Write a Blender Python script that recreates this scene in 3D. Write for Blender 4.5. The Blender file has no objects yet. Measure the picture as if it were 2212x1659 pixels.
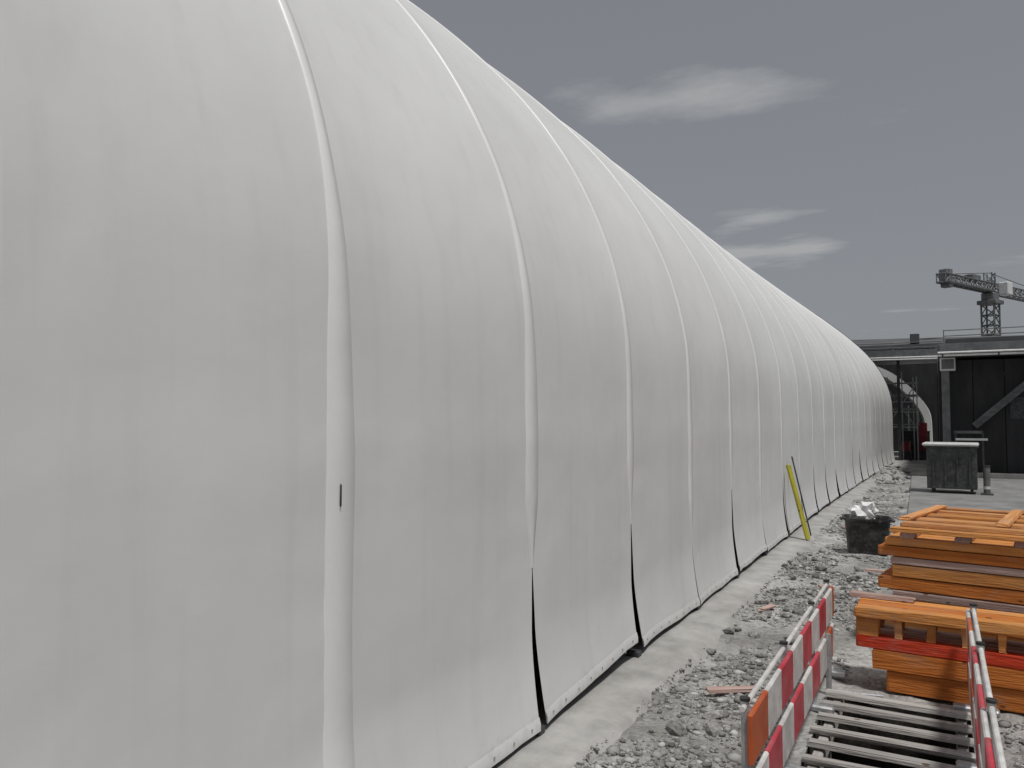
import bpy, bmesh, math, random
import numpy as np
from mathutils import Vector, Matrix
from mathutils import noise as mnoise
sc = bpy.context.scene
COL = sc.collection
R = math.radians

# ------------------------------------------------------------------ camera, sky, sun, exposure
cam = bpy.data.cameras.new('camera'); co = bpy.data.objects.new('camera', cam); COL.objects.link(co); sc.camera = co
cam.sensor_width = 36; cam.lens = 36*760/1024; cam.clip_start = .05; cam.clip_end = 6000
co.location = (0, 0, 2.2); co.rotation_euler = (R(92.633), 0, R(29.239))

SUN_EL, SUN_AZ = 68, 126            # azimuth clockwise from +Y (the tent's axis)
w = bpy.data.worlds.new('World'); sc.world = w; w.use_nodes = True
nt = w.node_tree; N = nt.nodes; L = nt.links
bg = N['Background']; bg.inputs[1].default_value = .1
sky = N.new('ShaderNodeTexSky'); sky.sky_type = 'NISHITA'; sky.sun_disc = False
sky.sun_elevation = R(SUN_EL); sky.sun_rotation = R(SUN_AZ); sky.dust_density = 2.0; sky.air_density = 1.0
hs = N.new('ShaderNodeHueSaturation'); hs.inputs['Saturation'].default_value = .42
L.new(sky.outputs[0], hs.inputs['Color'])
veil = N.new('ShaderNodeMixRGB'); veil.inputs[0].default_value = .72; veil.inputs[2].default_value = (2.0, 2.08, 2.2, 1)
L.new(hs.outputs[0], veil.inputs[1])
tc = N.new('ShaderNodeTexCoord')
sep = N.new('ShaderNodeSeparateXYZ'); L.new(tc.outputs['Generated'], sep.inputs[0])
zc = N.new('ShaderNodeMath'); zc.operation = 'MAXIMUM'; zc.inputs[1].default_value = .06; L.new(sep.outputs['Z'], zc.inputs[0])
dv = N.new('ShaderNodeVectorMath'); dv.operation = 'DIVIDE'
cb = N.new('ShaderNodeCombineXYZ')
for i in range(3): L.new(zc.outputs[0], cb.inputs[i])
L.new(tc.outputs['Generated'], dv.inputs[0]); L.new(cb.outputs[0], dv.inputs[1])
mp = N.new('ShaderNodeMapping'); mp.inputs['Scale'].default_value = (.55, .85, 0); mp.inputs['Location'].default_value = (.35, .1, 0)
L.new(dv.outputs[0], mp.inputs[0])
nz = N.new('ShaderNodeTexNoise'); nz.inputs['Scale'].default_value = 1.15; nz.inputs['Detail'].default_value = 8; nz.inputs['Roughness'].default_value = .58
L.new(mp.outputs[0], nz.inputs['Vector'])
cr = N.new('ShaderNodeValToRGB'); cr.color_ramp.elements[0].position = .615; cr.color_ramp.elements[1].position = .755
cr.color_ramp.elements[0].color = (0, 0, 0, 1); cr.color_ramp.elements[1].color = (.8, .8, .8, 1)
# two loose cloud banks over the yard, thickening the noise where they hang
prev = nz.outputs[0]
for cx_, cy_, hx, hy, amt in ((1450, 200, 350, 75, .205), (1640, 540, 160, 85, .195)):
    sx_ = 1024/2212; yaw, pit = R(29.239), R(2.633)
    Fv = Vector((-math.sin(yaw)*math.cos(pit), math.cos(yaw)*math.cos(pit), math.sin(pit))); Rv = Vector((math.cos(yaw), math.sin(yaw), 0)); Uv = Rv.cross(Fv)
    d = (Fv*760+Rv*(cx_*sx_-512)-Uv*(cy_*sx_-384)).normalized(); tr = d.cross(Vector((0, 0, 1))).normalized(); tu = tr.cross(d)
    acc = None
    for vec, hh in ((tr, hx*sx_/760), (tu, hy*sx_/760)):
        dt = N.new('ShaderNodeVectorMath'); dt.operation = 'DOT_PRODUCT'; dt.inputs[1].default_value = vec/hh; L.new(tc.outputs['Generated'], dt.inputs[0])
        sq = N.new('ShaderNodeMath'); sq.operation = 'POWER'; sq.inputs[1].default_value = 2; ab = N.new('ShaderNodeMath'); ab.operation = 'ABSOLUTE'
        L.new(dt.outputs['Value'], ab.inputs[0]); L.new(ab.outputs[0], sq.inputs[0])
        if acc is None: acc = sq.outputs[0]
        else:
            pl = N.new('ShaderNodeMath'); pl.operation = 'ADD'; L.new(acc, pl.inputs[0]); L.new(sq.outputs[0], pl.inputs[1]); acc = pl.outputs[0]
    fr = N.new('ShaderNodeVectorMath'); fr.operation = 'DOT_PRODUCT'; fr.inputs[1].default_value = d; L.new(tc.outputs['Generated'], fr.inputs[0])
    gt = N.new('ShaderNodeMath'); gt.operation = 'GREATER_THAN'; gt.inputs[1].default_value = 0; L.new(fr.outputs['Value'], gt.inputs[0])
    mr_ = N.new('ShaderNodeMapRange'); mr_.interpolation_type = 'SMOOTHSTEP'; mr_.inputs[1].default_value = 0; mr_.inputs[2].default_value = 1.6; mr_.inputs[3].default_value = amt; mr_.inputs[4].default_value = 0
    L.new(acc, mr_.inputs[0])
    ml = N.new('ShaderNodeMath'); ml.operation = 'MULTIPLY'; L.new(mr_.outputs[0], ml.inputs[0]); L.new(gt.outputs[0], ml.inputs[1])
    s2 = N.new('ShaderNodeMath'); s2.operation = 'ADD'; L.new(prev, s2.inputs[0]); L.new(ml.outputs[0], s2.inputs[1]); prev = s2.outputs[0]
L.new(prev, cr.inputs[0])
cl = N.new('ShaderNodeMixRGB'); cl.inputs[2].default_value = (4.0, 4.05, 4.12, 1)
L.new(cr.outputs[0], cl.inputs[0]); L.new(veil.outputs[0], cl.inputs[1]); L.new(cl.outputs[0], bg.inputs[0])

sl = bpy.data.lights.new('sun', 'SUN'); sl.energy = 2.5; sl.angle = R(7); sl.color = (1, .98, .945)
so = bpy.data.objects.new('sun', sl); COL.objects.link(so)
az = R(SUN_AZ); el = R(SUN_EL)
SD = Vector((math.sin(az)*math.cos(el), math.cos(az)*math.cos(el), math.sin(el)))
so.rotation_euler = (-SD).to_track_quat('-Z', 'Y').to_euler(); so.location = (20, 10, 40)
sc.view_settings.view_transform = 'Standard'; sc.view_settings.look = 'None'
sc.view_settings.exposure = 0; sc.view_settings.gamma = 1

# ------------------------------------------------------------------ materials
def newmat(name):
    m = bpy.data.materials.new(name); m.use_nodes = True
    return m, m.node_tree.nodes, m.node_tree.links, m.node_tree.nodes['Principled BSDF']
def ramp(N, stops):
    r = N.new('ShaderNodeValToRGB'); e = r.color_ramp.elements
    while len(e) < len(stops): e.new(.5)
    for i, (p, c) in enumerate(stops): e[i].position = p; e[i].color = (*c, 1)
    return r
def mat(name, c1, c2, scale=6, rough=.7, metal=0, bump=.15, bscale=40, stretch=(1, 1, 1), rnd=0., detail=5, p=(.35, .68), spec=.4, coord='Object'):
    m, N, L, b = newmat(name)
    t = N.new('ShaderNodeTexCoord'); mpn = N.new('ShaderNodeMapping'); mpn.inputs['Scale'].default_value = stretch
    oi = N.new('ShaderNodeObjectInfo')
    off = N.new('ShaderNodeMath'); off.operation = 'MULTIPLY'; off.inputs[1].default_value = 37.
    L.new(oi.outputs['Random'], off.inputs[0])
    cx = N.new('ShaderNodeCombineXYZ')
    for i in range(3): L.new(off.outputs[0], cx.inputs[i])
    L.new(t.outputs[coord], mpn.inputs['Vector']); L.new(cx.outputs[0], mpn.inputs['Location'])
    n1 = N.new('ShaderNodeTexNoise'); n1.inputs['Scale'].default_value = scale; n1.inputs['Detail'].default_value = detail; n1.inputs['Roughness'].default_value = .62
    L.new(mpn.outputs[0], n1.inputs['Vector'])
    r = ramp(N, [(p[0], c1), (p[1], c2)]); L.new(n1.outputs[0], r.inputs[0])
    col = r.outputs[0]
    if rnd:
        h = N.new('ShaderNodeHueSaturation'); mr = N.new('ShaderNodeMapRange'); mr.inputs[3].default_value = 1-rnd; mr.inputs[4].default_value = 1+rnd
        L.new(oi.outputs['Random'], mr.inputs[0]); L.new(mr.outputs[0], h.inputs['Value']); L.new(col, h.inputs['Color']); col = h.outputs[0]
    L.new(col, b.inputs['Base Color'])
    b.inputs['Roughness'].default_value = rough; b.inputs['Metallic'].default_value = metal; b.inputs['Specular IOR Level'].default_value = spec
    if bump:
        n2 = N.new('ShaderNodeTexNoise'); n2.inputs['Scale'].default_value = bscale; n2.inputs['Detail'].default_value = 6
        L.new(mpn.outputs[0], n2.inputs['Vector'])
        bp = N.new('ShaderNodeBump'); bp.inputs['Strength'].default_value = bump; bp.inputs['Distance'].default_value = .02
        L.new(n2.outputs[0], bp.inputs['Height']); L.new(bp.outputs[0], b.inputs['Normal'])
    return m
def wood(name, dark, light, rnd=.18, rough=.72):
    m = mat(name, dark, light, scale=3.2, rough=rough, bump=.5, bscale=9, stretch=(.7, 9, 9), rnd=rnd, p=(.3, .72), detail=8, spec=.25)
    N = m.node_tree.nodes; L = m.node_tree.links; b = N['Principled BSDF']
    src = b.inputs['Base Color'].links[0].from_socket
    t = N.new('ShaderNodeTexCoord'); oi = N.new('ShaderNodeObjectInfo'); mp = N.new('ShaderNodeMapping'); mp.inputs['Scale'].default_value = (1, 2.2, 2.2)
    cx = N.new('ShaderNodeVectorMath'); cx.operation = 'SCALE'; cx.inputs[0].default_value = (91, 53, 17); L.new(oi.outputs['Random'], cx.inputs['Scale']); L.new(cx.outputs[0], mp.inputs['Location'])
    L.new(t.outputs['Object'], mp.inputs[0])
    n = N.new('ShaderNodeTexNoise'); n.inputs['Scale'].default_value = 2.6; n.inputs['Detail'].default_value = 8; n.inputs['Roughness'].default_value = .7; L.new(mp.outputs[0], n.inputs['Vector'])
    r = ramp(N, [(.50, (0, 0, 0)), (.75, (.5, .5, .5))]); L.new(n.outputs[0], r.inputs[0])
    gx = N.new('ShaderNodeMixRGB'); gx.inputs[2].default_value = (.30, .26, .23, 1); L.new(r.outputs[0], gx.inputs[0]); L.new(src, gx.inputs[1])
    # knots
    v = N.new('ShaderNodeTexVoronoi'); v.inputs['Scale'].default_value = 3.0; L.new(mp.outputs[0], v.inputs['Vector'])
    r2 = ramp(N, [(.05, (.35, .28, .22)), (.085, (1, 1, 1))]); L.new(v.outputs['Distance'], r2.inputs[0])
    k = N.new('ShaderNodeMixRGB'); k.blend_type = 'MULTIPLY'; k.inputs[0].default_value = 1; L.new(gx.outputs[0], k.inputs[1]); L.new(r2.outputs[0], k.inputs[2])
    L.new(k.outputs[0], b.inputs['Base Color'])
    return m

M = {}
M['wood'] = wood('orange_timber', (.42, .155, .036), (.72, .33, .10))
M['wood_dark'] = wood('brown_timber', (.36, .10, .018), (.64, .22, .046))
M['wood_grey'] = wood('weathered_timber', (.36, .235, .20), (.58, .43, .385))
M['wood_pale'] = wood('pale_timber', (.48, .20, .07), (.74, .38, .15))
M['red_wood'] = wood('red_painted_timber', (.40, .028, .010), (.62, .07, .025), rnd=.08, rough=.55)
M['gang'] = wood('grey_gangway_board', (.27, .26, .245), (.47, .455, .43), rnd=.2)
M['yellow'] = wood('yellow_painted_board', (.30, .27, .02), (.52, .48, .06), rnd=.05, rough=.5)
M['red'] = mat('red_barrier_plastic', (.42, .032, .05), (.60, .062, .09), scale=5, rough=.45, bump=.05, rnd=.12)
M['orange'] = mat('orange_barrier_plastic', (.42, .07, .018), (.56, .12, .028), scale=5, rough=.45, bump=.05, rnd=.12)
M['white'] = mat('white_barrier_plastic', (.50, .49, .47), (.74, .73, .71), scale=7, rough=.45, bump=.05, rnd=.05)
M['galv'] = mat('galvanised_steel', (.34, .35, .36), (.55, .56, .57), scale=14, rough=.45, metal=.55, bump=.05)
M['steel_dark'] = mat('dark_steel', (.035, .036, .04), (.09, .09, .095), scale=9, rough=.55, metal=.3, bump=.08)
M['black_plastic'] = mat('black_plastic', (.010, .010, .011), (.028, .028, .03), scale=8, rough=.5, bump=.1)
M['bin'] = mat('dark_grey_bin_plastic', (.028, .03, .032), (.06, .062, .065), scale=4, rough=.5, bump=.05)
M['pale_plastic'] = mat('pale_grey_lid', (.52, .53, .53), (.68, .68, .67), scale=4, rough=.45, bump=.04)
M['white_film'] = mat('crumpled_white_film', (.62, .62, .62), (.82, .82, .82), scale=6, rough=.35, bump=.5, bscale=12)
M['concrete'] = mat('pale_concrete', (.28, .275, .262), (.46, .45, .435), scale=2.4, rough=.9, bump=.35, bscale=60, detail=9)
M['stone'] = mat('rubble_stone', (.16, .155, .15), (.40, .39, .375), scale=3, rough=.9, bump=.3, bscale=14, rnd=.35)
M['soil'] = mat('trench_soil', (.025, .022, .018), (.06, .052, .045), scale=5, rough=.95, bump=.6, bscale=14)
M['clad'] = mat('black_cladding', (.010, .010, .011), (.024, .024, .026), scale=2.5, rough=.6, bump=.1, rnd=.3, stretch=(1, 1, .25))
M['clad_grey'] = mat('grey_steel_column', (.10, .102, .105), (.17, .17, .175), scale=3, rough=.55, bump=.05)
M['roof'] = mat('grey_roof_sheet', (.085, .09, .095), (.15, .155, .16), scale=3, rough=.6, bump=.05)
M['far'] = mat('far_dark_hall', (.06, .064, .07), (.11, .115, .12), scale=.5, rough=.8, bump=0, rnd=.2)
M['crane'] = mat('grey_crane_steel', (.11, .115, .12), (.20, .205, .21), scale=2, rough=.6, bump=0)
M['gutter'] = mat('white_gutter', (.60, .60, .59), (.78, .78, .77), scale=5, rough=.4, bump=0)
M['dull_red'] = mat('dull_red_paint', (.16, .012, .02), (.28, .025, .04), scale=4, rough=.5, bump=.05)
M['asphalt'] = mat('worn_asphalt', (.17, .17, .17), (.29, .288, .285), scale=1.4, rough=.9, bump=.3, bscale=90, detail=9)

def fabric():
    m, N, L, b = newmat('white_tent_fabric')
    t = N.new('ShaderNodeTexCoord')
    n1 = N.new('ShaderNodeTexNoise'); n1.inputs['Scale'].default_value = .55; n1.inputs['Detail'].default_value = 7; n1.inputs['Roughness'].default_value = .6
    L.new(t.outputs['Object'], n1.inputs['Vector'])
    r = ramp(N, [(.3, (.65, .65, .645)), (.65, (.735, .735, .73))]); L.new(n1.outputs[0], r.inputs[0])
    # streaks running down and splashed mud with ragged top near the hem
    mp1 = N.new('ShaderNodeMapping'); mp1.inputs['Scale'].default_value = (5, 5, .25); L.new(t.outputs['Object'], mp1.inputs[0])
    n2 = N.new('ShaderNodeTexNoise'); n2.inputs['Scale'].default_value = 1.6; n2.inputs['Detail'].default_value = 6; L.new(mp1.outputs[0], n2.inputs['Vector'])
    r2 = ramp(N, [(.52, (1, 1, 1)), (.80, (.94, .937, .93))]); L.new(n2.outputs[0], r2.inputs[0])
    mu = N.new('ShaderNodeMixRGB'); mu.blend_type = 'MULTIPLY'; mu.inputs[0].default_value = 1; L.new(r.outputs[0], mu.inputs[1]); L.new(r2.outputs[0], mu.inputs[2])
    sx = N.new('ShaderNodeSeparateXYZ'); L.new(t.outputs['Object'], sx.inputs[0])
    n3 = N.new('ShaderNodeTexNoise'); n3.inputs['Scale'].default_value = 7; n3.inputs['Detail'].default_value = 8; n3.inputs['Roughness'].default_value = .75; L.new(t.outputs['Object'], n3.inputs['Vector'])
    ad = N.new('ShaderNodeMath'); ad.operation = 'MULTIPLY_ADD'; ad.inputs[1].default_value = -.9; L.new(n3.outputs[0], ad.inputs[0]); 
    L.new(sx.outputs['Z'], ad.inputs[2])
    r3 = ramp(N, [(0., (.30, .30, .30)), (.12, (0, 0, 0))]); 
    ad2 = N.new('ShaderNodeMath'); ad2.operation = 'ADD'; ad2.inputs[1].default_value = .40; L.new(ad.outputs[0], ad2.inputs[0]); L.new(ad2.outputs[0], r3.inputs[0])
    mx = N.new('ShaderNodeMixRGB'); mx.inputs[2].default_value = (.42, .40, .37, 1); L.new(r3.outputs[0], mx.inputs[0]); L.new(mu.outputs[0], mx.inputs[1])
    L.new(mx.outputs[0], b.inputs['Base Color'])
    b.inputs['Roughness'].default_value = .48; b.inputs['Specular IOR Level'].default_value = .35
    n4 = N.new('ShaderNodeTexNoise'); n4.inputs['Scale'].default_value = 2.2; n4.inputs['Detail'].default_value = 5; L.new(t.outputs['Object'], n4.inputs['Vector'])
    bp = N.new('ShaderNodeBump'); bp.inputs['Strength'].default_value = .12; bp.inputs['Distance'].default_value = .05
    L.new(n4.outputs[0], bp.inputs['Height']); L.new(bp.outputs[0], b.inputs['Normal'])
    return m
def dirty(m, amt=.6, sc=9):
    N = m.node_tree.nodes; L = m.node_tree.links; b = N['Principled BSDF']; src = b.inputs['Base Color'].links[0].from_socket
    t = N.new('ShaderNodeTexCoord'); oi = N.new('ShaderNodeObjectInfo'); ad = N.new('ShaderNodeVectorMath'); ad.operation = 'ADD'
    cx = N.new('ShaderNodeVectorMath'); cx.operation = 'SCALE'; cx.inputs[0].default_value = (31, 57, 19); L.new(oi.outputs['Random'], cx.inputs['Scale'])
    L.new(t.outputs['Object'], ad.inputs[0]); L.new(cx.outputs[0], ad.inputs[1])
    n = N.new('ShaderNodeTexNoise'); n.inputs['Scale'].default_value = sc; n.inputs['Detail'].default_value = 9; n.inputs['Roughness'].default_value = .75; L.new(ad.outputs[0], n.inputs['Vector'])
    r = ramp(N, [(.48, (0, 0, 0)), (.72, (amt, amt, amt))]); L.new(n.outputs[0], r.inputs[0])
    g = N.new('ShaderNodeMixRGB'); g.inputs[2].default_value = (.27, .25, .225, 1); L.new(r.outputs[0], g.inputs[0]); L.new(src, g.inputs[1]); L.new(g.outputs[0], b.inputs['Base Color'])
for k_ in ('red', 'orange', 'white', 'black_plastic', 'bin', 'pale_plastic', 'galv'): dirty(M[k_], .5 if k_ in ('red', 'white', 'orange') else .4)
dirty(M['concrete'], .55, 3.)
M['fabric'] = fabric()
M['seam'] = mat('bright_seam_tape', (.74, .74, .735), (.80, .80, .795), scale=3, rough=.4, bump=.05, bscale=8)

def gravel_ground():
    m, N, L, b = newmat('gravel_ground')
    t = N.new('ShaderNodeTexCoord')
    n1 = N.new('ShaderNodeTexNoise'); n1.inputs['Scale'].default_value = .9; n1.inputs['Detail'].default_value = 8; n1.inputs['Roughness'].default_value = .7; L.new(t.outputs['Object'], n1.inputs['Vector'])
    r = ramp(N, [(.32, (.15, .145, .137)), (.5, (.26, .255, .243)), (.66, (.40, .395, .38))]); L.new(n1.outputs[0], r.inputs[0])
    v = N.new('ShaderNodeTexVoronoi'); v.inputs['Scale'].default_value = 26; L.new(t.outputs['Object'], v.inputs['Vector'])
    hs = N.new('ShaderNodeHueSaturation'); hs.inputs['Saturation'].default_value = 0; L.new(v.outputs['Color'], hs.inputs['Color'])
    mx = N.new('ShaderNodeMixRGB'); mx.blend_type = 'OVERLAY'; mx.inputs[0].default_value = .38; L.new(r.outputs[0], mx.inputs[1]); L.new(hs.outputs[0], mx.inputs[2])
    L.new(mx.outputs[0], b.inputs['Base Color']); b.inputs['Roughness'].default_value = .93; b.inputs['Specular IOR Level'].default_value = .2
    n2 = N.new('ShaderNodeTexNoise'); n2.inputs['Scale'].default_value = 30; n2.inputs['Detail'].default_value = 8; L.new(t.outputs['Object'], n2.inputs['Vector'])
    ad = N.new('ShaderNodeMath'); ad.operation = 'SUBTRACT'; L.new(n2.outputs[0], ad.inputs[0]); L.new(v.outputs['Distance'], ad.inputs[1])
    bp = N.new('ShaderNodeBump'); bp.inputs['Strength'].default_value = .7; bp.inputs['Distance'].default_value = .02
    L.new(ad.outputs[0], bp.inputs['Height']); L.new(bp.outputs[0], b.inputs['Normal'])
    return m
M['ground'] = gravel_ground()
def gravel_stone():
    m, N, L, b = newmat('loose_gravel')
    g = N.new('ShaderNodeNewGeometry')
    r = ramp(N, [(0., (.12, .118, .113)), (.45, (.25, .245, .237)), (.85, (.37, .365, .35)), (1., (.52, .515, .5))]); L.new(g.outputs['Random Per Island'], r.inputs[0])
    L.new(r.outputs[0], b.inputs['Base Color']); b.inputs['Roughness'].default_value = .9; b.inputs['Specular IOR Level'].default_value = .2
    return m
M['gravel'] = gravel_stone()

# ------------------------------------------------------------------ helpers
def link(name, me, m=None, parent=None, loc=None, rot=None):
    o = bpy.data.objects.new(name, me); COL.objects.link(o)
    if m is not None and not me.materials: me.materials.append(m)
    if parent is not None: o.parent = parent
    if loc is not None: o.location = loc
    if rot is not None: o.rotation_euler = rot
    return o
def pyd(name, v, f, m, parent=None, smooth=False, loc=None, rot=None):
    me = bpy.data.meshes.new(name); me.from_pydata([tuple(p) for p in v], [], f); me.update()
    if smooth: me.polygons.foreach_set('use_smooth', [True]*len(me.polygons))
    return link(name, me, m, parent, loc, rot)
def from_bm(name, bm, m, parent=None, smooth=False, loc=None, rot=None):
    bmesh.ops.recalc_face_normals(bm, faces=bm.faces)
    me = bpy.data.meshes.new(name); bm.to_mesh(me); bm.free()
    if smooth: me.polygons.foreach_set('use_smooth', [True]*len(me.polygons))
    return link(name, me, m, parent, loc, rot)
def thing(name, label, cat, loc=(0, 0, 0), rz=0, group=None):
    o = bpy.data.objects.new(name, None); COL.objects.link(o); o.location = loc; o.rotation_euler = (0, 0, rz); o.empty_display_size = .1
    o['label'] = label; o['category'] = cat
    if group: o['group'] = group
    return o
def tag(o, label, cat, group=None):
    o['label'] = label; o['category'] = cat
    if group: o['group'] = group
    return o
def box_bm(bm, c, s, bev=0., rz=0, mtx=None):
    r = bmesh.ops.create_cube(bm, size=1)
    vs = r['verts']
    bmesh.ops.scale(bm, vec=s, verts=vs)
    if bev:
        es = list({e for v in vs for e in v.link_edges})
        rr = bmesh.ops.bevel(bm, geom=es, offset=bev, segments=1, affect='EDGES', profile=.5)
        vs = list({v for v in rr['verts']} | {v for v in vs if v.is_valid})
    if rz: bmesh.ops.rotate(bm, cent=(0, 0, 0), matrix=Matrix.Rotation(rz, 3, 'Z'), verts=vs)
    if mtx is not None: bmesh.ops.transform(bm, matrix=mtx, verts=vs)
    bmesh.ops.translate(bm, vec=c, verts=vs)
    return vs
def bar_bm(bm, a, b, r, seg=8, r2=None):
    a = Vector(a); b = Vector(b); d = b-a
    mt = Matrix.Translation((a+b)/2) @ d.to_track_quat('Z', 'Y').to_matrix().to_4x4()
    bmesh.ops.create_cone(bm, cap_ends=True, segments=seg, radius1=r, radius2=r if r2 is None else r2, depth=d.length, matrix=mt)
def box(name, c, s, m, parent=None, bev=.004, rz=0):
    bm = bmesh.new(); box_bm(bm, (0, 0, 0), s, bev)
    return from_bm(name, bm, m, parent, loc=c, rot=(0, 0, rz))
def bar(name, a, b, r, m, parent=None, seg=10, r2=None):
    bm = bmesh.new(); bar_bm(bm, a, b, r, seg, r2); return from_bm(name, bm, m, parent, smooth=False)
rg = random.Random(7)
def shift(y):                       # the hall bends gently to the right towards its far end
    return .52*(max(0., y-19)/22.5)**1.4

# ------------------------------------------------------------------ setting: ground, trench, strips
TX0, TX1, TY0, TY1 = -.80, .16, 2.2, 6.62       # pit under the gangway
def axis(parts):
    out = []
    for a, b, st in parts:
        n = max(1, int(round((b-a)/st))); out += [a+(b-a)*i/n for i in range(n)]
    out.append(parts[-1][1]); return out
xs = axis([(-400, -40, 60), (-40, -4, 6), (-4, TX0, .08), (TX0, TX1, .08), (TX1, 3.2, .08), (3.2, 10, .4), (10, 40, 6), (40, 400, 60)])
ys = axis([(-300, -20, 70), (-20, 1, 3), (1, TY0, .1), (TY0, TY1, .1), (TY1, 16, .08), (16, 34, .2), (34, 60, 2), (60, 120, 15), (120, 900, 130)])
def gh(x, y):
    if x < -2.3 or x > 9 or y < .5 or y > 45: return 0.
    fade = min(1, (x+2.3)/.4)*min(1, (9-x)/3)*min(1, (y-.5)/1.)*min(1, (45-y)/12)
    z = .045*mnoise.noise((x*.7, y*.7, 1.3))+.035*mnoise.noise((x*2.3, y*2.3, 4.))+.022*mnoise.noise((x*6, y*6, 7.))+.012*mnoise.noise((x*14, y*14, 2.))
    dh = math.hypot((x+1.75)/.75, (y-33)/4.0)
    z += .32*max(0, 1-dh*dh)*(1+.5*mnoise.noise((x*3, y*1.5, 3)))
    return z*fade
nx, ny = len(xs), len(ys)
V = [(x, y, gh(x, y)) for y in ys for x in xs]
F = []
for j in range(ny-1):
    for i in range(nx-1):
        if TX0-1e-6 <= xs[i] and xs[i+1] <= TX1+1e-6 and TY0-1e-6 <= ys[j] and ys[j+1] <= TY1+1e-6: continue
        F.append((j*nx+i, j*nx+i+1, (j+1)*nx+i+1, (j+1)*nx+i))
g = pyd('ground', V, F, M['ground'], smooth=True); g['kind'] = 'structure'
D = -1.3
v = []; f = []
pts = [(TX0, TY0), (TX1, TY0), (TX1, TY1), (TX0, TY1)]
for k in range(4):
    a = Vector(pts[k]); b = Vector(pts[(k+1) % 4]); n = 24; base = len(v)
    for i in range(n+1):
        p = a+(b-a)*i/n
        for q in range(5):
            z = .03+(D-.03)*q/4; jt = .05*mnoise.noise((p.x*5, p.y*5, z*5))*(0 if q == 0 else 1)
            nrm = Vector((b-a)).normalized(); v.append((p.x+nrm.y*(-jt)-(-nrm.y)*.0, p.y+nrm.x*jt, z))
    for i in range(n):
        for q in range(4):
            c0 = base+i*5+q; f.append((c0, c0+1, c0+6, c0+5))
base = len(v); v += [(p[0], p[1], D) for p in pts]; f.append((base, base+1, base+2, base+3))
t = pyd('trench', v, f, M['soil']); t['kind'] = 'structure'

# concrete strip the tent stands on, with a ragged outer edge
v = []; f = []; yy = axis([(-6, 3, .5), (3, 20, .1), (20, 46, .4)])
for y in yy:
    e = -1.98+shift(y)+.07*mnoise.noise((y*.9, 2, 0))+.04*mnoise.noise((y*4, 7, 0))
    for x, z in ((-3.2+shift(y), .03), (-2.75+shift(y), .048), (-2.3+shift(y), .05+.008*mnoise.noise((y*2, 0, 3))), (e-.12, .046+.012*mnoise.noise((y*3, 5, 3))), (e-.03, .03), (e+.05, -.06)):
        v.append((x, y, z))
for j in range(len(yy)-1):
    for i in range(5): f.append((j*6+i, j*6+i+1, j*6+7+i, j*6+6+i))
s = pyd('concrete_footing', v, f, M['concrete'], smooth=True); s['kind'] = 'structure'
# paved yard in front of the dark building
v = []; f = []
yv = pyd('paved_yard', [(-.6, 17.5, .075), (14, 15.5, .075), (14, 32.3, .075), (-.9, 32.3, .075), (-.6, 17.5, -.1), (14, 15.5, -.1), (14, 32.3, -.1), (-.9, 32.3, -.1)],
         [(0, 1, 2, 3), (0, 4, 5, 1), (3, 7, 4, 0)], M['asphalt']); yv['kind'] = 'structure'
kb = box('kerb', (7.2, 32.45, .12), (13.6, .22, .26), M['concrete'], bev=.02); kb['kind'] = 'structure'

# ------------------------------------------------------------------ the tent hall
PR = [(0, .0), (0, .55), (0, 1.1), (0, 1.65), (0, 2.2), (.045, 3.15), (.29, 4.05), (.75, 4.93), (1.42, 5.77), (2.5, 6.80), (4., 7.98), (6., 9.05), (9., 9.8)]
def catmull(P, n):
    P = [Vector(p) for p in P]; Q = [2*P[0]-P[1]]+P+[P[-1]+Vector((3, .2))]; out = []
    for i in range(1, len(Q)-2):
        p0, p1, p2, p3 = Q[i-1], Q[i], Q[i+1], Q[i+2]
        for k in range(n):
            s = k/n
            out.append(.5*((2*p1)+(p2-p0)*s+(2*p0-5*p1+4*p2-p3)*s*s+(3*p1-p0-3*p2+p3)*s**3))
    out.append(P[-1]); return out
prof = catmull(PR, 8)                                   # near foot to ridge, (inset, height)
X0 = -2.48; BAY = 1.951; YS = [2.764+BAY*k for k in range(-4, 21)]; YS[3] = 1.25
NP = len(prof)
nrm = []
for i in range(NP):
    a = prof[max(0, i-1)]; b = prof[min(NP-1, i+1)]; d = (b-a).normalized()
    nrm.append(Vector((-d.y, d.x)) if False else Vector((d.y, d.x)))   # (outward in +X, up)
slit = {}
for k in range(len(YS)): slit[k] = (rg.uniform(.8, 1.5), rg.choice([.16, .24, .32, .4])) if k > 6 else (.0, .0)
slit[5] = (1.2, .11); slit[6] = (1.3, .13); slit[7] = (.8, .03); slit[8] = (1.3, .15); slit[9] = (.6, .05); slit[10] = (1.1, .17); slit[11] = (.9, .12); slit[12] = (1.2, .2)
def flare(z, y):
    q = max(0, 1-z/.75); return .085*q**1.5*(1+.25*mnoise.noise((y*1.1, 3, 0)))
def hemz(k, vv):
    if k == 5: return .10+.09*vv**1.4
    if k == 4: return .09
    r2 = random.Random(k*13); a, b = r2.uniform(.095, .12), r2.uniform(.095, .14)
    return a+(b-a)*vv+.004*math.sin(vv*7+k)
def tent_pt(i, y, off):
    u = prof[i]; n = nrm[i]
    return Vector((X0+shift(y)-u.x+n.x*off, y, u.y+n.y*off))
tent = thing('tent_hall', 'long white fabric tent hall with arched roof and split seams along its hem', 'tent', (0, 0, 0))
NV = 16
eye_me = None
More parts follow.
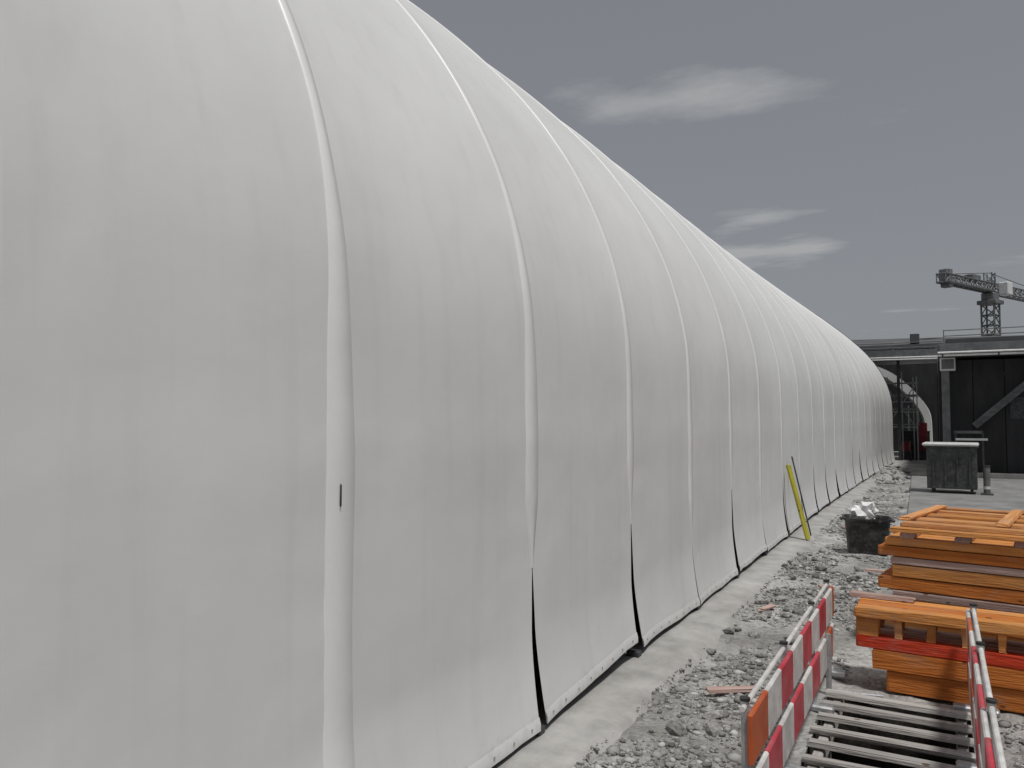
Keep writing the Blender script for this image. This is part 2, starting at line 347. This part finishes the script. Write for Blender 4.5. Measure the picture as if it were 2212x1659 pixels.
for k in range(len(YS)-1):
    y0, y1 = YS[k], YS[k+1]; v = []; f = []
    for i in range(NP):
        z = prof[i].y
        for j in range(NV+1):
            s = j/NV
            a = y0; b = y1
            zs, wd = slit[k]
            if wd and z < zs: a += .62*wd*(1-z/zs)**.9
            zs, wd = slit[k+1]
            if wd and z < zs: b -= .38*wd*(1-z/zs)**.9
            y = a+(b-a)*s
            sag = math.sin(math.pi*s)**.8
            up = min(1, max(0, (z-2)/3)); lowf = 1-up
            off = -.038*sag*up-.006*sag*lowf
            off += lowf*sag*(.016*mnoise.noise((y*1.7+k*3, z*.28, 1))+.008*mnoise.noise((y*5+k, z*.5, 4)))
            off += up*sag*.018*mnoise.noise((y*1.2+k, z*.6, 9))
            hz = hemz(k, s); zz = hz+z*(1-hz/1.65) if z < 1.65 else z
            ed = min(s, 1-s)*BAY
            if ed < .45: off += .007*(1-ed/.45)*ed/.12*min(1, ed/.06)*mnoise.noise((ed*3, z*4.2+k*7.7, k*1.3+s*2))
            p = tent_pt(i, y, off)
            if z < 1.65: p.z = zz
            p.x += flare(zz, y)
            if z < 1.2:
                edge = max(0, 1-min(s/.12 if slit[k][1] else 9, (1-s)/.12 if slit[k+1][1] else 9))
                p.x += .018*edge*(1-z/1.2)
            v.append(p)
    # the far slope, plainer
    m0 = NP
    for q in range(1, 13):
        a2 = prof[max(0, NP-1-q*(NP-1)//12)]
        for j in range(NV+1):
            y = y0+(y1-y0)*j/NV; v.append((X0+shift(y)-18+a2.x, y, max(.04, a2.y)))
    W = NV+1; tot = NP+12
    for i in range(tot-1):
        for j in range(NV): f.append((i*W+j, i*W+j+1, (i+1)*W+j+1, (i+1)*W+j))
    pn = pyd('fabric_panel', v, f, M['fabric'], tent, smooth=True)
    # welded hem strip lying 5 mm proud along the bottom of the panel
    hv = []; hf = []
    for j in range(NV+1):
        p0 = Vector(v[j]); p1 = Vector(v[3*W+j]); d = (p1-p0).normalized()
        for q, h in enumerate((0, .045, .09)):
            c = p0+d*h; hv.append((c.x+(.004 if q == 0 else .011 if q == 1 else .004), c.y, c.z))
    for j in range(NV):
        for q in range(2): hf.append((j*3+q, j*3+3+q, j*3+4+q, j*3+1+q))
    pyd('hem', hv, hf, M['fabric'], pn, smooth=True)
    if 3 < k < 12:
        for j in range(1, NV, 2):
            if eye_me is None:
                bm = bmesh.new(); bar_bm(bm, (-.004, 0, 0), (.005, 0, .001), .009, 8); eye_me = from_bm('eyelet', bm, M['galv'], pn, loc=hv[j*3+1]).data
            else: link('eyelet', eye_me, None, pn, hv[j*3+1])
# seam tapes standing proud of the ribs
for k in range(len(YS)):
    if k == 3: continue
    y = YS[k]; v = []; f = []; i0 = 0
    zs, wd = slit[k]
    idx = [i for i in range(NP) if prof[i].y >= (zs*.95 if wd else .06)]
    for i in idx:
        z = prof[i].y
        tt = min(1, max(0, (z-1.8)/2.2)); tt = tt*tt*(3-2*tt)
        hw = (.105 if k < 6 else .085)*(1-tt)+.036*tt+.008*mnoise.noise((z*1.3, k, 0))
        if wd: hw *= min(1, max(.12, (z-zs*.95)/.5))
        for s, o in ((-1.04, -.014), (-.9, .003), (0, .006), (.9, .003), (1.04, -.014)):
            p = tent_pt(i, y+s*hw+.012*mnoise.noise((z*.9, k*2, 3)), o); p.x += flare(z, y); v.append(p)
    for i in range(len(idx)-1):
        for j in range(4): f.append((i*5+j, i*5+j+1, i*5+6+j, i*5+5+j))
    pyd('seam_tape', v, f, M['seam'], tent, smooth=True)
    if wd and k < 16:   # ground peg plate at the foot of a split seam
        box('foot_plate', (X0+shift(y)+.02, y, .075), (.12, .09, .05), M['steel_dark'], tent, bev=.006)
    bar('rib', (X0+shift(y)-.12, y, .05), (X0+shift(y)-.12, y, 2.9), .035, M['steel_dark'], tent)
# gable ends
for yy_, nm in ((YS[0]+.05, 'gable'), (YS[-1]-.05, 'gable')):
    v = [(X0+shift(yy_)-p.x-.05, yy_, p.y) for p in prof]; v += [(X0+shift(yy_)-18+p.x+.05, yy_, p.y) for p in reversed(prof[:-1])]
    pyd(nm, v, [tuple(range(len(v)))], M['fabric'], tent)
# edge tube of the far gable and a strap buckle on the near seam
v = []
bm = bmesh.new()
for i in range(4, NP-1):
    bar_bm(bm, tent_pt(i, YS[-1]+.03, -.02), tent_pt(i+1, YS[-1]+.03, -.02), .05, 6)
from_bm('gable_edge_tube', bm, M['steel_dark'], tent)
bk = box('strap_buckle', (X0+.012, YS[4]-.01, 1.84), (.012, .011, .11), M['steel_dark'], tent, bev=.006)

# ------------------------------------------------------------------ timber
_pm = {}
def plank_mesh(Lx, W, H, seed, m, bev=.008):
    key = (round(Lx, 2), round(W, 3), round(H, 3), seed, m.name)
    if key in _pm: return _pm[key]
    bm = bmesh.new(); box_bm(bm, (0, 0, 0), (Lx, W, H), bev)
    r = random.Random(seed)
    for vv in bm.verts:
        vv.co.x += r.uniform(-.012, .012); vv.co.y += r.uniform(-.006, .006); vv.co.z += r.uniform(-.0045, .0045)
    bmesh.ops.recalc_face_normals(bm, faces=bm.faces)
    me = bpy.data.meshes.new('plank'); bm.to_mesh(me); bm.free(); me.materials.append(m); _pm[key] = me
    return me
def plank(parent, c, Lx, W, H, m, rz=0, name='plank', seed=None):
    me = plank_mesh(Lx, W, H, rg.randrange(4) if seed is None else seed, m)
    return link(name, me, None, parent, c, (rg.uniform(-.003, .003), rg.uniform(-.003, .003), rz+rg.uniform(-.006, .006)))

# big stack behind
A = thing('timber_stack', 'tall stack of orange sawn planks layered with greyed battens', 'timber stack', (-.46, 8.3, 0), R(-9))
zt = .05
LW, LD = 3.0, 2.3
layers = [('g', .10), ('w', .115), ('d', .12), ('w', .085), ('g', .085), ('d', .12), ('w', .12), ('g', .075), ('d', .10), ('w', .085)]
for li, (kind, h) in enumerate(layers):
    if kind == 'g':
        for q in range(4):
            plank(A, (LW/2+rg.uniform(-.02, .02), .09+q*(LD-.18)/3, zt+h/2), LW+rg.uniform(-.06, .06), .16, h-.012, M['wood_grey'])
    else:
        nb = 9; wdt = LD/nb
        mm = M['wood'] if kind == 'w' else M['wood_dark']
        for q in range(nb):
            lo = rg.uniform(-.11, .08)
            plank(A, (LW/2+lo/2, wdt*(q+.5)+(rg.uniform(-.035, .012) if q == 0 else 0), zt+h/2), LW-lo, wdt-.014, h-.010, mm)
    zt += h
# open top: cross battens and spaced boards
for q in range(7):
    plank(A, (.18+q*.46, LD/2+rg.uniform(-.03, .03), zt+.03), LD*.98, .13, .052, M['wood_grey'], rz=R(90))
zt += .055
for q in range(6):
    plank(A, (LW/2+rg.uniform(-.05, .05), .07+q*(LD-.14)/5+rg.uniform(-.03, .03), zt+.022), LW, .16, .04, M['wood_pale'] if q % 3 else M['wood'])
for q in range(4):
    plank(A, (.1+q*.8, LD*.62+rg.uniform(-.1, .1), zt+.062), 1.5, .11, .034, M['wood_pale'], rz=R(90+rg.uniform(-6, 6)))

# low skid in front: beams, red bearer, posts with openings, deck
B = thing('timber_skid', 'low orange timber skid with square openings and a red painted bearer', 'timber skid', (-.62, 6.92, 0), R(-2))
LB = 2.3
for q in range(3):
    plank(B, (LB/2+.12, .08+q*.16, .09), LB-.2, .15, .16, M['wood_dark'])
    plank(B, (LB/2+.06, .07+q*.16, .252), LB-.1, .15, .155, M['wood'] if q else M['wood_dark'])
plank(B, (LB/2, .06, .378), LB, .13, .092, M['red_wood'], name='red_bearer')
for q in (1, 2): plank(B, (LB/2, .06+q*.17, .378), LB, .15, .090, M['wood_grey'], name='bearer')
xp = [.08, .30, .53, .77, 1.01, 1.25, 1.49, 1.73, 1.97, 2.22]
for i, x in enumerate(xp):
    for q in (0, 1):
        plank(B, (x, .055+q*.36, .500), .055 if i else .16, .08, .15, M['wood_pale'] if i % 2 else M['wood'], name='post')
for q in range(3):
    plank(B, (LB/2, .06+q*.155, .617), LB+.02, .145, .075, M['wood'] if q != 1 else M['wood_dark'], name='deck_board')
plank(B, (.15, .40, .675), .5, .10, .035, M['wood_grey'], name='deck_board')

# ------------------------------------------------------------------ gangway over the pit
G = thing('gangway', 'slatted grey timber gangway laid across the dark pit between striped barriers', 'gangway', (-.32, 0, 0))
for x in (-.42, .41):
    plank(G, (x, 4.6, -.03), 4.38, .07, .10, M['gang'], rz=R(90), name='bearer')
y = 6.50; 
while y > 2.3:
    plank(G, (rg.uniform(-.012, .012), y, .052), .98, .08, .04, M['gang'], name='slat'); y -= .258
for x in (-.49,):
    bar('end_post', (x, 6.66, -.05), (x, 6.66, .47), .022, M['galv'], G)
bar('end_rail', (-.49, 6.66, .02), (-.10, 6.70, .03), .018, M['galv'], G)

def barrier(x, ys_, y_end0, y_end1, label, off):
    b = thing('striped_barrier', label, 'barrier', (x, y_end0, 0), 0, 'striped barriers along the gangway')
    Ln = y_end1-y_end0
    for py in ys_:
        yy = py-y_end0
        p = bar('post', (0, yy, -.02), (0, yy, .80), .021, M['galv'], b)
        bar('cap', (0, yy, .80), (0, yy, .815), .026, M['black_plastic'], p)
        box('foot', (0, yy, .035), (.30, .09, .05), M['galv'], b, bev=.012)
    seg = .40
    for z, hgt, o in ((.63, .25, off), (.31, .25, off+1)):
        n = int(Ln/seg)+1; bd = None
        for i in range(n):
            a = i*seg; e = min(Ln, a+seg)
            if e-a < .05: continue
            red = (i+o) % 2 == 0
            bm = bmesh.new(); box_bm(bm, (0, 0, 0), (.028, e-a-.003, hgt), .008)
            from_bm('red_stripe' if red else 'white_stripe', bm, (M['red'] if (i+o) % 8 else M['orange']) if red else M['white'], b, loc=(.034 if x < -.3 else -.034, (a+e)/2, z))
    bar('top_rail', (0, 0, .775), (0, Ln, .775), .014, M['white'], b)
    return b
barrier(-.87, (3.93, 5.02, 6.2, 7.10), 3.87, 7.18, 'red and white striped barrier on the tent side of the slatted gangway', 0)
barrier(.20, (3.42, 4.5, 5.6, 6.72), 3.34, 6.82, 'red and white striped barrier on the timber side of the slatted gangway', 1)

# ------------------------------------------------------------------ tub, leaning board
T = thing('plastic_tub', 'black plastic tub with crumpled white film inside on the gravel', 'tub', (-1.05, 13.75, 0), R(8))
bm = bmesh.new()
rings = [(.27, .0, .24), (.30, .02, .27), (.335, .52, .30), (.37, .545, .335), (.37, .58, .335), (.345, .58, .31), (.325, .53, .29), (.27, .06, .24)]
loops = []
for a, z, b2 in rings:
    lp = []
    for i in range(24):
        th = 2*math.pi*i/24; c, s_ = math.cos(th), math.sin(th); e = .45
        lp.append(bm.verts.new((a*math.copysign(abs(c)**e, c), b2*math.copysign(abs(s_)**e, s_), z+.02)))
    loops.append(lp)
for a, b2 in zip(loops, loops[1:]):
    for i in range(24): bm.faces.new((a[i], a[(i+1) % 24], b2[(i+1) % 24], b2[i]))
bm.faces.new(loops[0]); bm.faces.new(loops[-1])
from_bm('body', bm, M['black_plastic'], T)
for sx in (-1, 1):
    bm = bmesh.new(); box_bm(bm, (sx*.385, 0, .56), (.05, .18, .03), .01); from_bm('handle', bm, M['black_plastic'], T)
bm = bmesh.new(); bmesh.ops.create_icosphere(bm, subdivisions=3, radius=.2)
for vv in bm.verts:
    p = vv.co.copy(); q = 1+.8*mnoise.noise(p*9)+.45*mnoise.noise(p*22); vv.co = Vector((p.x*q*.95, p.y*q*.8, p.z*q*.95))
tag(from_bm('plastic_film', bm, M['white_film'], None, loc=(-1.08, 13.72, .64)), 'crumpled white plastic film heaped in the black tub', 'plastic film')

bm = bmesh.new()
box_bm(bm, (0, 0, 0), (1.36, .10, .04), .004)
a = Vector((-2.06, 14.45, .06)); b = Vector((-2.405, 14.62, 1.36)); d = (b-a)
ob = from_bm('leaning_board', bm, M['yellow'], None, loc=(a+b)/2)
ob.rotation_mode = 'QUATERNION'; ob.rotation_quaternion = d.to_track_quat('X', 'Z')
tag(ob, 'yellow painted board leaning against the white tent wall', 'board')
sb = bar('leaning_rod', (-2.08, 14.95, .06), (-2.40, 15.0, 1.5), .014, M['steel_dark'])
tag(sb, 'thin dark rod leaning on the tent beside the yellow board', 'rod')

# ------------------------------------------------------------------ waste container, bollard
W = thing('waste_container', 'dark grey wheeled waste container with a pale flat lid', 'waste container', (.33, 25.6, .075), R(-3))
bm = bmesh.new()
prof2 = [(-.50, .13), (.42, .13), (.52, 1.22), (.52, 1.30), (-.54, 1.30), (-.54, 1.16)]
va = [bm.verts.new((-.62, y_, z_)) for y_, z_ in prof2]; vb = [bm.verts.new((.62, y_, z_)) for y_, z_ in prof2]
bm.faces.new(va); bm.faces.new(list(reversed(vb)))
for i in range(6): bm.faces.new((va[i], vb[i], vb[(i+1) % 6], va[(i+1) % 6]))
bd = from_bm('body', bm, M['bin'], W)
for x in (-.45, -.15, .15, .45): box('rib', (x, -.535, .68), (.05, .05, .86), M['bin'], W, bev=.012)
box('rim', (0, -.02, 1.325), (1.34, 1.18, .05), M['bin'], W, bev=.015)
box('lid', (-.02, -.05, 1.395), (1.40, 1.22, .085), M['pale_plastic'], W, bev=.03)
bar('lid_handle', (-.4, -.69, 1.40), (.4, -.69, 1.40), .015, M['pale_plastic'], W)
for x in (-.48, .48):
    for y_ in (-.38, .34):
        wl = bar('wheel', (x-.03, y_, .075), (x+.03, y_, .075), .075, M['black_plastic'], W, seg=16)
        box('fork', (x, y_, .125), (.05, .08, .08), M['galv'], wl, bev=.005)
P_ = thing('bollard', 'short grey post with white bands beside the waste container', 'bollard', (1.16, 25.2, .075))
bar('post', (0, 0, 0), (0, 0, .78), .085, M['clad_grey'], P_, seg=16)
bar('cap', (0, 0, .78), (0, 0, .82), .095, M['steel_dark'], P_, seg=16)
bar('white_band', (0, 0, .16), (0, 0, .24), .088, M['white'], P_, seg=16)
box('foot', (0, 0, .02), (.3, .3, .04), M['steel_dark'], P_, bev=.01)

# ------------------------------------------------------------------ dark building with flat canopy roof
BD = thing('dark_building', 'low black clad building under a flat roof with white gutters', 'building', (0, 33, 0))
xw0, xw1 = .16, 24
x = xw0; i = 0
while x < xw1:
    box('cladding_panel', (x+.5, .05+(.012 if i % 2 else 0), 2.2), (.985, .10, 4.4), M['clad'], BD, bev=.008); x += 1; i += 1
box('side_wall', (xw0-.06, 6.1, 2.2), (.10, 11.8, 4.4), M['clad'], BD)
box('back_wall', (13, 12.1, 2.2), (26, .10, 4.4), M['clad'], BD)
box('roof_slab', (12.1, 5.5, 4.62), (24.0, 14.2, .20), M['roof'], BD, bev=.01)
fa = box('fascia', (12.1, -1.63, 4.72), (24.0, .05, .36), M['roof'], BD, bev=.006)
box('fascia', (.07, 5.5, 4.72), (.05, 14.2, .36), M['roof'], BD, bev=.006)
for z, dy in ((4.47, -1.74), (4.57, -1.80)):
    bar('gutter_pipe', (.05, dy, z), (24, dy, z-.02), .035, M['gutter'], BD)
for q in range(14): box('gutter_bracket', (.2+q*1.7, -1.72, 4.52), (.04, .14, .2), M['steel_dark'], BD, bev=.003)
box('parapet', (12.2, -1.2, 5.0), (23.8, .12, .22), M['far'], BD, bev=.01)
for z in (5.22, 5.42): bar('roof_rail', (.25, -1.2, z), (24, -1.2, z+.03), .018, M['clad_grey'], BD)
for q in range(9): bar('rail_post', (.25+q*2.9, -1.2, 5.05), (.25+q*2.9, -1.2, 5.45), .018, M['clad_grey'], BD)
for q, xx in enumerate((.28, 6.2, 12.2)): box('column', (xx, -.35, 2.25), (.26, .26, 4.3), M['clad_grey'], BD, bev=.01)
LK = thing('link_canopy', 'flat grey canopy joining the tent end to the black building', 'canopy', (0, 44, 0))
box('slab', (-3.2, 2.0, 5.42), (7.4, 5.0, .22), M['roof'], LK, bev=.01)
box('fascia', (-3.2, -.54, 5.5), (7.4, .05, .42), M['roof'], LK, bev=.006)
for z in (5.24, 5.34): bar('gutter_pipe', (-6.8, -.62, z), (.5, -.62, z-.02), .04, M['gutter'], LK)
for z in (5.9, 6.15): bar('roof_rail', (-6.8, .2, z), (.5, .2, z), .022, M['clad_grey'], LK)
for xx in (-1.75, .25): box('column', (xx, .3, 2.65), (.14, .14, 5.3), M['steel_dark'], LK, bev=.01)
lb = box('wall_unit', (.36, -.62, 4.22), (.50, .30, .48), M['pale_plastic'], BD, bev=.02)
box('grille', (.36, -.775, 4.22), (.40, .01, .36), M['clad_grey'], lb); 
bpy.context.view_layer.update()
for c in lb.children: c.location = (0, -.155, 0)
# stair flight against the facade
st = box('stair_stringer', (2.3, -.42, 3.0), (3.1, .06, .24), M['clad_grey'], BD, bev=.004); st.rotation_euler = (0, -R(43), 0)
for q in range(11):
    box('stair_tread', (1.35+q*.19, -.30, 2.1+q*.178), (.24, .5, .03), M['roof'], BD, bev=.003)
box('bench_rail', (.95, -.75, 1.72), (.9, .05, .10), M['clad_grey'], BD, bev=.004)
box('bench_rail', (1.05, -.80, 1.46), (1.0, .05, .08), M['pale_plastic'], BD, bev=.004)
for xx in (.55, 1.4): box('bench_post', (xx, -.75, .9), (.06, .06, 1.7), M['steel_dark'], BD, bev=.004)
for xx in (2.9, 5.0, 8.0): 
    wn = box('window', (xx, -.01, 2.6), (1.2, .05, .8), M['steel_dark'], BD, bev=.006)

# arched canopy beyond the tent, under the roof gap
AC = thing('arched_canopy', 'small white arched fabric canopy beyond the end of the tent hall', 'canopy', (0, 50, 0))
pc = [(-.32, 0), (-.32, 1.2), (-.40, 2.5), (-.85, 3.4), (-1.6, 4.3), (-2.45, 5.0), (-3.6, 5.5), (-5, 5.7)]
pp = catmull(pc, 5); v = []; f = []
for y_ in (0, .8, 2, 4, 6):
    for p in pp: v.append((p.x, y_, p.y))
    for p in pp: v.append((p.x-.30*(1 if y_ == 0 else 1), y_, max(0, p.y-.28 if p.y > .5 else p.y)))
n = len(pp)
for k in range(4):
    for i in range(n-1):
        for o in (0, n): f.append((k*2*n+o+i, k*2*n+o+i+1, (k+1)*2*n+o+i+1, (k+1)*2*n+o+i))
for i in range(n-1): f.append((i, i+1, n+i+1, n+i))
pyd('cover', v, f, M['fabric'], AC, smooth=False)
for y_ in (.9, 2.6, 4.6):
    bm = bmesh.new()
    for i in range(n-1): bar_bm(bm, (pp[i].x-.34, y_, max(0, pp[i].y-.3)), (pp[i+1].x-.34, y_, max(.05, pp[i+1].y-.3)), .045, 6)
    from_bm('hoop', bm, M['galv'], AC)
for q, xx in enumerate((-1.0, -1.5, -2.0)):
    bar('prop', (xx, 1.0, 0), (xx, 1.0, 3.0+.0*q), .04, M['galv'], AC)
for z in (1.7, 2.6, 3.2): bar('brace', (-.7, 1.05, z), (-4, 1.05, z+.05), .03, M['galv'], AC)
bw = box('shed', (-3, 58, 3.1), (12, .3, 6.2), M['clad']); tag(bw, 'black shed wall behind the small arched canopy', 'shed')
SF = thing('scaffold_frame', 'galvanised tube scaffold standing in the gap past the tent end', 'scaffold', (-1.62, 45.0, 0), R(12))
for xx in (-.7, 0, .7):
    for yy_ in (0, .9): bar('standard', (xx, yy_, 0), (xx, yy_, 4.7-.4*abs(xx)), .03, M['galv'], SF, seg=6)
for z in (1.9, 2.7, 3.4, 4.1):
    bar('ledger', (-.8, 0, z), (.8, 0, z), .028, M['galv'], SF, seg=6); bar('ledger', (-.8, .9, z), (.8, .9, z), .028, M['galv'], SF, seg=6)
bar('brace', (-.7, 0, 1.9), (.7, 0, 4.1), .025, M['galv'], SF, seg=6); bar('brace', (.7, .9, 1.9), (-.7, .9, 4.1), .025, M['galv'], SF, seg=6)
for z in (2.72, 3.43): box('deck', (0, .45, z+.04), (1.5, .8, .05), M['gang'], SF)
dr = thing('red_cabinet', 'narrow dull red cabinet standing in front of the arched canopy', 'cabinet', (-.72, 46.5, 0))
box('body', (0, 0, 1.25), (.42, .4, 1.5), M['dull_red'], dr, bev=.02); box('plinth', (0, 0, .25), (.38, .36, .5), M['steel_dark'], dr, bev=.01); box('door_handle', (.1, -.21, 1.2), (.03, .03, .2), M['steel_dark'], dr)
dm = thing('oil_drum', 'small dark red drum beside a black crate past the tent end', 'drum', (-1.55, 45.6, 0))
bar('body', (0, 0, .5), (0, 0, 1.0), .26, M['dull_red'], dm, seg=20); bar('rim', (0, 0, 1.0), (0, 0, 1.03), .275, M['steel_dark'], dm, seg=20); box('stand', (0, 0, .25), (.6, .5, .5), M['black_plastic'], dm, bev=.02)
cr_ = thing('equipment_crate', 'black equipment crate standing past the tent end under the roof', 'crate', (-1.15, 46.9, 0))
box('body', (0, 0, .75), (1.5, .8, 1.5), M['black_plastic'], cr_, bev=.03); box('lid', (0, 0, 1.53), (1.54, .84, .06), M['steel_dark'], cr_, bev=.01)

# far hall and crane
FH = thing('far_hall', 'long dark grey hall roofline far behind the flat roofed building', 'hall', (0, 90, 0))
x = -12
while x < 60:
    box('wall_panel', (x+2, 0, 5.0), (3.96, .3, 10.0), M['far'], FH, bev=.02); x += 4
v = [(-12.3, -.6, 10.0), (60, -.6, 10.0), (60, 14, 10.7), (-12.3, 14, 12.2), (-12.3, -.6, 9.7), (60, -.6, 9.7), (60, 14, 10.4), (-12.3, 14, 11.9)]
pyd('roof', v, [(0, 1, 2, 3), (4, 5, 1, 0), (5, 6, 2, 1), (7, 4, 0, 3), (6, 7, 3, 2), (7, 6, 5, 4)], M['far'], FH)
bar('roof_pipe', (-12, -.9, 9.6), (60, -.9, 9.5), .09, M['clad_grey'], FH); bar('roof_pipe', (-3, -1.2, 9.1), (60, -1.2, 9.0), .09, M['clad_grey'], FH)
for xx in (-2.0, 9): box('roof_vent', (xx, 3, 10.9), (.9, .9, 1.0), M['far'], FH, bev=.05)

CR = thing('tower_crane', 'grey lattice tower crane rising behind the far dark hall', 'tower crane', (5.95, 110, 0), R(-25.6))
def lattice(bm, a, b, wd, n, r, tri=False):
    a = Vector(a); b = Vector(b); d = (b-a).normalized(); up = Vector((0, 0, 1)) if abs(d.z) < .9 else Vector((0, 1, 0))
    s_ = d.cross(up).normalized(); u_ = s_.cross(d).normalized()
    cs = [s_*wd/2-u_*wd/2, -s_*wd/2-u_*wd/2, u_*wd/2] if tri else [s_*wd/2+u_*wd/2, -s_*wd/2+u_*wd/2, -s_*wd/2-u_*wd/2, s_*wd/2-u_*wd/2]
    m_ = len(cs)
    for c in cs: bar_bm(bm, a+c, b+c, r, 5)
    for k in range(n):
        p = a+(b-a)*k/n; q = a+(b-a)*(k+1)/n
        for i in range(m_):
            c0, c1 = cs[i], cs[(i+1) % m_]
            bar_bm(bm, p+c0, q+c1, r*.6, 4); bar_bm(bm, p+c0, p+c1, r*.6, 4)
bm = bmesh.new(); lattice(bm, (0, 0, 0), (0, 0, 16.2), 1.45, 13, .12); from_bm('mast', bm, M['crane'], CR)
box('slewing_ring', (0, 0, 16.5), (2.2, 2.2, .5), M['crane'], CR, bev=.05); box('turntable', (0, 0, 17.2), (1.5, 1.5, 1.0), M['crane'], CR, bev=.1)
bm = bmesh.new(); lattice(bm, (0, 0, 18.4), (0, 34, 18.4), 1.25, 22, .11, True); from_bm('jib', bm, M['crane'], CR)
bm = bmesh.new(); lattice(bm, (0, -12.2, 18.3), (0, 0, 18.3), 1.0, 9, .11); box_bm(bm, (0, -6, 17.9), (1.3, 12, .12)); from_bm('counter_jib', bm, M['crane'], CR)
box('counterweight', (0, -10.9, 18.35), (1.0, .9, 2.1), M['crane'], CR, bev=.05)
box('counterweight', (0, -11.6, 18.6), (.9, .4, 1.5), M['crane'], CR, bev=.05)
cb_ = box('cab', (1.2, 1.4, 18.2), (1.1, 1.3, 1.6), M['gutter'], CR, bev=.1)
box('winch', (0, -4.5, 19.1), (1.1, 2.0, .7), M['crane'], CR, bev=.1)
bm = bmesh.new(); lattice(bm, (0, 0, 18.2), (0, 0, 20.2), .9, 2, .08); from_bm('apex', bm, M['crane'], CR)
bar('tie_bar', (0, 0, 20.2), (0, -10.5, 18.9), .05, M['crane'], CR, seg=5); bar('tie_bar', (0, 0, 20.2), (0, 20, 19.0), .05, M['crane'], CR, seg=5)

# ------------------------------------------------------------------ rubble and gravel
def rock_bm(seed, r=1):
    bm = bmesh.new(); bmesh.ops.create_icosphere(bm, subdivisions=1, radius=r); q = random.Random(seed)
    for vv in bm.verts: vv.co *= q.uniform(.72, 1.15); vv.co.z *= .65
    return bm
rocks = []
for s in range(6):
    bm = rock_bm(s); me = bpy.data.meshes.new('rubble_stone'); bm.to_mesh(me); bm.free(); me.materials.append(M['stone']); rocks.append(me)
def blocked(x, y, mrg=0.):
    if -1.0-mrg < x < .32+mrg and y < 7.25+mrg: return True
    if -.75-mrg < x and 6.8-mrg < y < 10.9+mrg: return x > -.75-mrg
    if x < -2.02+shift(y)+mrg*.5: return True
    if x > -.8 and y > 17: return True
    if abs(x+1.05) < .45 and abs(y-13.75) < .4: return True
    return False
nr = 0
while nr < 190:
    y = 3.5+abs(rg.gauss(0, 1))*9 if nr < 130 else rg.uniform(28.5, 37); x = rg.uniform(-2.0, 1.6) if nr < 130 else rg.gauss(-1.7, .35)
    r = rg.uniform(.035, .085)*(1 if y < 20 else 1.7)
    if blocked(x, y, .06): continue
    o = link('rubble_stone', rocks[nr % 6], None, None, (x, y, gh(x, y)+r*.25), (rg.uniform(-.4, .4), rg.uniform(-.4, .4), rg.uniform(0, 6)))
    o.scale = (r*rg.uniform(.8, 1.5), r, r*rg.uniform(.7, 1.1)); tag(o, 'loose grey rubble stone lying on the gravel along the tent' if nr < 130 else 'pale broken stone in the rubble heap at the tent end', 'stone', 'loose rubble stones on the gravel' if nr < 130 else 'stones of the rubble heap'); nr += 1
# gravel: one mass of small stones
rn = np.random.default_rng(3)
base = []
for s in range(8):
    bm = rock_bm(50+s); base.append((np.array([v_.co[:] for v_ in bm.verts]), np.array([[q.index for q in f_.verts] for f_ in bm.faces]))); bm.free()
octv = np.array([[1, 0, 0], [-1, 0, 0], [0, 1, 0], [0, -1, 0], [0, 0, .7], [0, 0, -.7]], float)
octf = np.array([[0, 2, 4], [2, 1, 4], [1, 3, 4], [3, 0, 4], [2, 0, 5], [1, 2, 5], [3, 1, 5], [0, 3, 5]])
VV = []; FF = []; nvt = 0; cnt = 0
while cnt < 44000:
    y = 3.0+rn.exponential(7.5); x = rn.uniform(-2.15, 2.2)
    if y > 38 or blocked(x, y): continue
    dens = .42+1.3*mnoise.noise((x*1.3, y*.8, 11))
    if rn.random() > dens+.12: continue
    r = float(np.clip(rn.lognormal(-4.9, .66), .004, .05))*(1 if y < 10 else 1.4)
    if y < 9 and r > .016: bv, bf = base[cnt % 8]
    else: bv, bf = octv*rn.uniform(.7, 1.2, (6, 3)), octf
    th = rn.uniform(0, 6.28); c_, s_ = math.cos(th), math.sin(th)
    sc3 = np.array([r*rn.uniform(.8, 1.6), r, r*rn.uniform(.6, 1.0)])
    q = bv*sc3; q = np.stack([q[:, 0]*c_-q[:, 1]*s_, q[:, 0]*s_+q[:, 1]*c_, q[:, 2]], 1)+np.array([x, y, gh(x, y)+r*.2+(.045 if x < -1.98+shift(y) else 0)])
    VV.append(q); FF.append(bf+nvt); nvt += len(bv); cnt += 1
VV = np.concatenate(VV); FF = np.concatenate(FF)
me = bpy.data.meshes.new('gravel'); me.vertices.add(len(VV)); me.vertices.foreach_set('co', VV.ravel())
me.loops.add(FF.size); me.loops.foreach_set('vertex_index', FF.ravel()); me.polygons.add(len(FF))
me.polygons.foreach_set('loop_start', np.arange(0, FF.size, 3)); me.polygons.foreach_set('loop_total', np.full(len(FF), 3)); me.update(calc_edges=True)
go = link('gravel', me, M['gravel']); go['kind'] = 'stuff'; tag(go, 'rough grey gravel spread beside the concrete strip', 'gravel')
# a few timber offcuts lying about
for i, (x, y, Ln, a) in enumerate([(-1.5, 6.3, .42, 40), (-1.25, 10.2, .6, 110), (-1.75, 9.1, .3, 75), (-.6, 12.0, .7, 15), (-1.5, 17.0, .9, 60)]):
    me = plank_mesh(Ln, .07, .025, i, M['wood_grey'], .003)
    o = link('timber_offcut', me, None, None, (x, y, gh(x, y)+.035), (.05, .03, R(a)))
    tag(o, ['short timber offcut on the gravel beside the striped barrier', 'timber offcut between the concrete strip and the orange timber stack',
            'small timber offcut beside the concrete strip below the tent wall', 'long greyed batten on the gravel in front of the black tub',
            'greyed batten lying past the black tub near the paved yard'][i], 'offcut')
